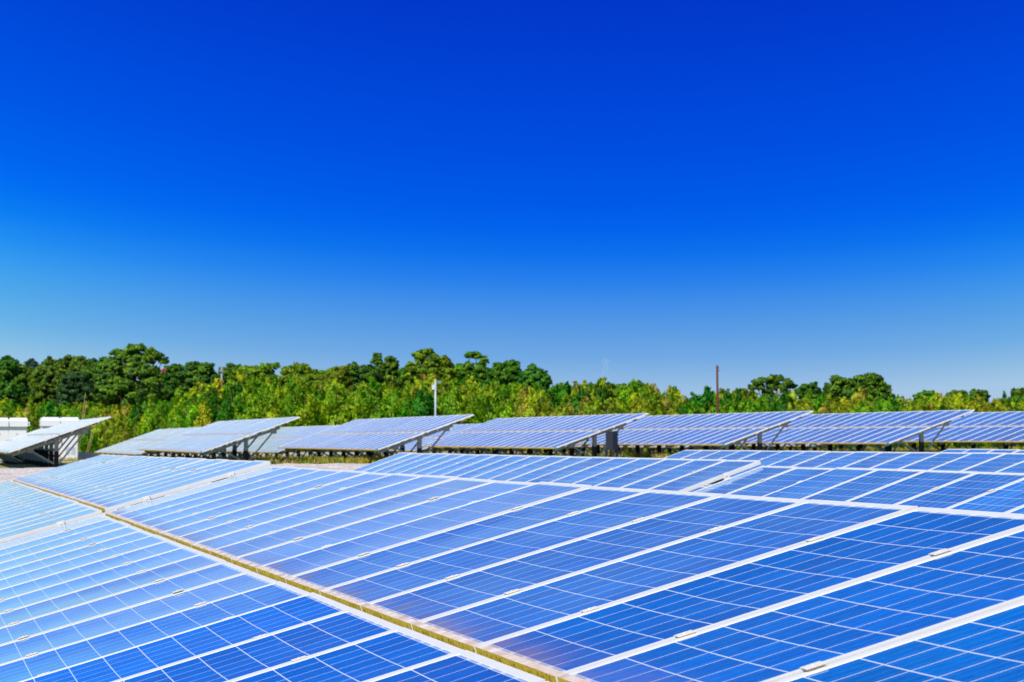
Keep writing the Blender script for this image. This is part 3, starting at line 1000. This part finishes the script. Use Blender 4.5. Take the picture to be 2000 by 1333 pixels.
# ---- bare dry canes standing out of the thicket
def dry_cane(label, x0, y0, x1, y1, d, n):
    a, b_ = img_xy(x0, y0, d), img_xy(x1, y1, d)
    gz = ground_z(a.x, a.y)
    dirv = (b_ - a) / max(0.1, b_.z - a.z)
    base = a - dirv * (a.z - gz)
    root = empty("dry_cane", (base.x, base.y, gz))
    tag(root, label, "dry cane")
    for k in range(n):
        o = Vector((0.10 * k, 0.05 * k, 0))
        m = MB()
        tip = (b_ - base) * (1 - 0.12 * k)
        m.tube([o, o + tip * 0.5 + Vector((0.03, 0, 0)), o + tip], [0.018, 0.016, 0.010], 5)
        m.build("stem", M_cane, root)


dry_cane("pale dry cane rising above the end of the leftmost raised table", 160, 815, 167, 768, 128, 2)
dry_cane("short pale leaning cane between the two leftmost raised tables", 174, 862, 181, 838, 126, 2)

# ------------------------------------------------------------------ grass tufts (uncountable)
def grass_tufts():
    n = 16000
    x = rng.uniform(-6, 60, n); y = np.where(rng.uniform(size=n) < 0.45, rng.normal(65.0, 0.8, n), rng.uniform(64, 118, n))
    keep = (value_noise(x, y, 0.5) > 0.55) & ((x > 6.5) | (y > 100))
    x, y = x[keep], y[keep]
    z = np.array([ground_z(a, b) for a, b in zip(x, y)])
    k = 9
    C = np.repeat(np.stack([x, y, z], -1), k, 0) + np.stack([rng.normal(0, .10, len(x) * k), rng.normal(0, .10, len(x) * k), rng.uniform(0.05, .20, len(x) * k)], -1)
    D = np.stack([rng.normal(0, .35, len(C)), rng.normal(0, .35, len(C)), np.ones(len(C))], -1)
    base = np.array([(0.52, 0.38, 0.03), (0.40, 0.36, 0.03), (0.16, 0.30, 0.014), (0.56, 0.42, 0.14)])
    cols = np.repeat(base[rng.choice(4, len(x))], k, 0) * rng.uniform(.7, 1.3, (len(C), 1))
    return leaf_mesh("grass", C, D, 0.20, 0.16, cols, M_bamboo)


tag(link_mesh("grass", grass_tufts()), "yellow-green dry grass along the gravel and under the raised solar tables", "grass", kind="stuff")


# ------------------------------------------------------------------ white equipment cubicles at the left
def cubicle(label, x, y, vents):
    gz = ground_z(x + 0.85, y)
    root = empty("electrical_cubicle", (x, y, gz))
    tag(root, label, "cubicle", "white cubicles at the left")
    W, D, H = 1.74, 1.6, 1.76
    b = MB(); b.box(0, W, 0, D, 0.10, H); b.build("body", M_white, root)
    b = MB(); b.box(-0.02, W + 0.02, 0.03, D, -0.2, 0.10); b.build("plinth", M_conc, root)
    for k in range(2):                                   # doors
        x0 = 0.03 + k * (W - 0.03) / 2
        b = MB(); b.box(x0, x0 + (W - 0.09) / 2, -0.022, -0.002, 0.16, H - 0.04)
        dr = b.build("door", M_white, root)
        hx = x0 + ((W - 0.09) / 2 - 0.08 if k == 0 else 0.05)
        h = MB(); h.box(hx, hx + 0.03, -0.045, -0.022, 0.85, 1.05); h.build("handle", M_darkbox, dr)
    if vents:
        for k in range(2):
            b = MB()
            for j in range(7):
                b.box(W - 0.60 + k * 0.27, W - 0.60 + k * 0.27 + 0.21, -0.034, -0.022, 0.36 + j * 0.055, 0.36 + j * 0.055 + 0.035)
            b.build("louvre", M_louvre, root)
    for (vx, vz) in ((0.35, 1.35), (1.2, 1.35)):          # rating plates
        b = MB(); b.box(vx, vx + 0.14, -0.027, -0.0222, vz, vz + 0.09); b.build("rating_plate", M_louvre, root)
    o = 0.16
    for k in range(2):                                   # two chamfered hoods on the roof, overhanging the doors
        w = (W + 0.12) / 2
        x0 = -0.06 + k * w + 0.02; x1 = x0 + w - 0.04
        y0, y1, z0, z1 = -o, D + 0.05, H + 0.002, H + 0.44
        prof = [(y0, z0), (y0, z1 - 0.16), (y0 + 0.10, z1), (y1 - 0.10, z1), (y1, z1 - 0.16), (y1, z0)]
        b = MB()
        c0, c1 = x0 + 0.06, x1 - 0.06
        L = [(x0 if q in (0, 1, 4, 5) else c0, *p) for q, p in enumerate(prof)]
        Rr = [(x1 if q in (0, 1, 4, 5) else c1, *p) for q, p in enumerate(prof)]
        b.face(list(reversed(L))); b.face(Rr)
        for q in range(6):
            a, c = q, (q + 1) % 6
            b.face([L[a], L[c], Rr[c], Rr[a]])
        b.build("roof_hood", M_white, root)
    b = MB(); b.box(W + 0.04, W + 0.13, -0.1, D - 0.1, H + 0.03, H + 0.24); b.build("side_duct", M_white, root)


pL, pR = img_xy(57, 880, 116), img_xy(157, 880, 116)
cubicle("white cubicle with two roof hoods, cut by the left edge of the view", pL.x - 1.86, pL.y, False)
cubicle("white cubicle with two roof hoods and louvres, behind the end of the leftmost raised table", pR.x - 1.86, pR.y, True)


# ------------------------------------------------------------------ dark cabinet, poles, pylon, small things
def dark_cabinet():
    q = img_xy(1195, 890, 75)
    gz = ground_z(q.x, q.y)
    root = empty("inverter_cabinet", (q.x, q.y, gz), (0, 0, R(-52)))
    tag(root, "tall dark grey ribbed cabinet on legs between two raised solar tables", "cabinet")
    top = 1.03 - gz
    b = MB(); b.box(-0.135, 0.135, -0.14, 0.14, 0.42, top); b.build("body", M_darkbox, root)
    for s in (-1, 1):                                     # cooling ribs on both sides
        b = MB()
        z = 0.46
        while z < top - 0.05:
            b.box(s * 0.135 if s > 0 else -0.155, 0.155 if s > 0 else -0.135, -0.14, 0.14, z, z + 0.03); z += 0.065
        b.build("cooling_ribs", M_darkbox, root)
    for sx in (-0.12, 0.12):
        for sy in (-0.13, 0.13):
            b = MB(); b.box(sx - 0.03, sx + 0.03, sy - 0.03, sy + 0.03, -0.2, 0.42); b.build("leg", M_darkbox, root)


dark_cabinet()


def lamp_pole():
    p = img_xy(850.5, 742, 118)
    gz = ground_z(p.x, p.y)
    root = empty("lamp_pole", (p.x, p.y, gz))
    tag(root, "white pole with a small lamp head and a side box, above the raised solar table", "lamp pole")
    h = p.z - gz
    b = MB(); b.tube([(0, 0, -0.2), (0, 0, h * 0.5), (0, 0, h)], [0.060, 0.054, 0.048], 12); b.build("pole", M_greypole_w, root)
    b = MB(); b.box(-0.17, -0.058, -0.07, 0.07, h - 0.50, h - 0.26); b.build("control_box", M_white, root)
    b = MB(); b.tube([(0.05, 0, h - 0.14), (0.16, 0, h - 0.12)], 0.02, 8); b.build("bracket", M_greypole, root)
    b = MB(); b.box(0.13, 0.27, -0.07, 0.07, h - 0.17, h - 0.06); b.build("lamp_head", M_greypole, root)


M_greypole_w = principled("pale_galvanised_pole", (0.46, 0.50, 0.55), 0.5, 0.2)
lamp_pole()


def rusty_pole():
    p = img_xy(1400.5, 714, 122)
    gz = ground_z(p.x, p.y)
    root = empty("rusty_pole", (p.x, p.y, gz))
    tag(root, "tall bare rusty brown pole standing before the thicket", "pole")
    h = p.z - gz
    b = MB(); b.tube([(0.05, 0, -0.2), (0.03, 0, h * 0.5), (0, 0, h)], [0.075, 0.068, 0.055], 10); b.build("pole", M_rust, root)
    for z in (h - 0.16, h - 0.32):
        b = MB(); b.box(0.045, 0.10, -0.03, 0.03, z, z + 0.07); b.build("bracket", M_rust, root)


rusty_pole()


def utility_pole(label, px, py, d, arms):
    p = img_xy(px, py, d)
    gz = ground_z(p.x, p.y)
    root = empty("utility_pole", (p.x, p.y, gz), (0, 0, -YAW))
    tag(root, label, "utility pole")
    h = p.z - gz
    b = MB(); b.tube([(0, 0, -0.3), (0, 0, h)], [0.13, 0.085], 10); b.build("pole", M_greypole, root)
    for z, w in arms:
        b = MB(); b.box(-w, w, -0.20, -0.13, h - z - 0.06, h - z + 0.06)
        ca = b.build("crossarm", M_greypole, root)
        for x in (-w * 0.85, -w * 0.35, w * 0.35, w * 0.85):
            b = MB(); b.tube([(x, -0.16, h - z + 0.06), (x, -0.16, h - z + 0.16)], 0.03, 6); b.build("insulator", M_greypole, ca)


utility_pole("pale grey utility pole with crossarms in front of the open dark tree at the right", 1521, 760, 200, ((0.45, 0.34), (0.75, 0.24)))
utility_pole("slim white utility pole among the dark trees left of the middle", 433, 718, 215, ((0.35, 0.16),))


def pylon():
    p = img_xy(1183, 702, 1450)
    root = empty("power_pylon", (p.x, p.y, -2), (0, 0, -YAW))
    tag(root, "faint distant lattice power pylon above the thicket", "pylon")
    H = p.z + 2
    b, rd = MB(), MB()
    t = 0.075

    def wdt(z):
        return 4.6 * (1 - z / H) ** 1.2 + 0.9
    zs = [H * k / 14 for k in range(15)]
    for a, c in zip(zs, zs[1:]):
        tgt = b
        for sx in (-1, 1):
            for sy in (-1, 1):
                tgt.beam((sx * wdt(a), sy * wdt(a), a), (sx * wdt(c), sy * wdt(c), c), t * 1.3, t * 1.3)
            tgt.beam((sx * wdt(a), -wdt(a), a), (-sx * wdt(c), -wdt(c), c), t, t)
            tgt.beam((sx * wdt(a), wdt(a), a), (-sx * wdt(c), wdt(c), c), t, t)
    b.build("lattice_mast", M_pylon, root)
    for z, w, mat in ((H - 0.6, 2.2, M_pylonred), (H - 9, 5.2, M_pylon), (H - 20, 4.8, M_pylon), (H - 30, 5.2, M_pylon)):
        a = MB()
        for s in (-1, 1):
            a.beam((0, 0, z + 1.2), (s * w, 0, z), t, t)
            a.beam((0, 0, z - 0.8), (s * w, 0, z), t, t)
            a.beam((s * w, 0, z), (s * w, 0, z - 1.6), t, t)
        a.build("crossarm", mat, root)


pylon()


def red_patch():
    p = img_xy(319, 724, 224)
    b = MB()
    pts = []
    for i in range(6):
        for j in range(5):
            u, v = i / 5 - 0.5, j / 4 - 0.5
            pts.append((u * 0.40 + v * 0.25, 0.08 * math.sin(u * 7 + v * 3), v * 0.40 + 0.06 * math.sin(u * 5)))
    for i in range(5):
        for j in range(4):
            a = i * 5 + j
            b.face([pts[a], pts[a + 5], pts[a + 6], pts[a + 1]])
    o = b.build("red_cloth", M_red, None, p, (0, 0, -YAW))
    md = o.modifiers.new("thickness", 'SOLIDIFY'); md.thickness = 0.01
    tag(o, "small red patch hanging at the right side of the tallest dark tree", "red cloth")


red_patch()


def concrete_kerb():
    b = MB()
    b.box(4, 34, 108.6, 109.0, -0.4, 0.16)
    o = b.build("concrete_kerb", M_conc)
    tag(o, "low pale concrete kerb seen under the raised solar tables at the left", "kerb")


concrete_kerb()
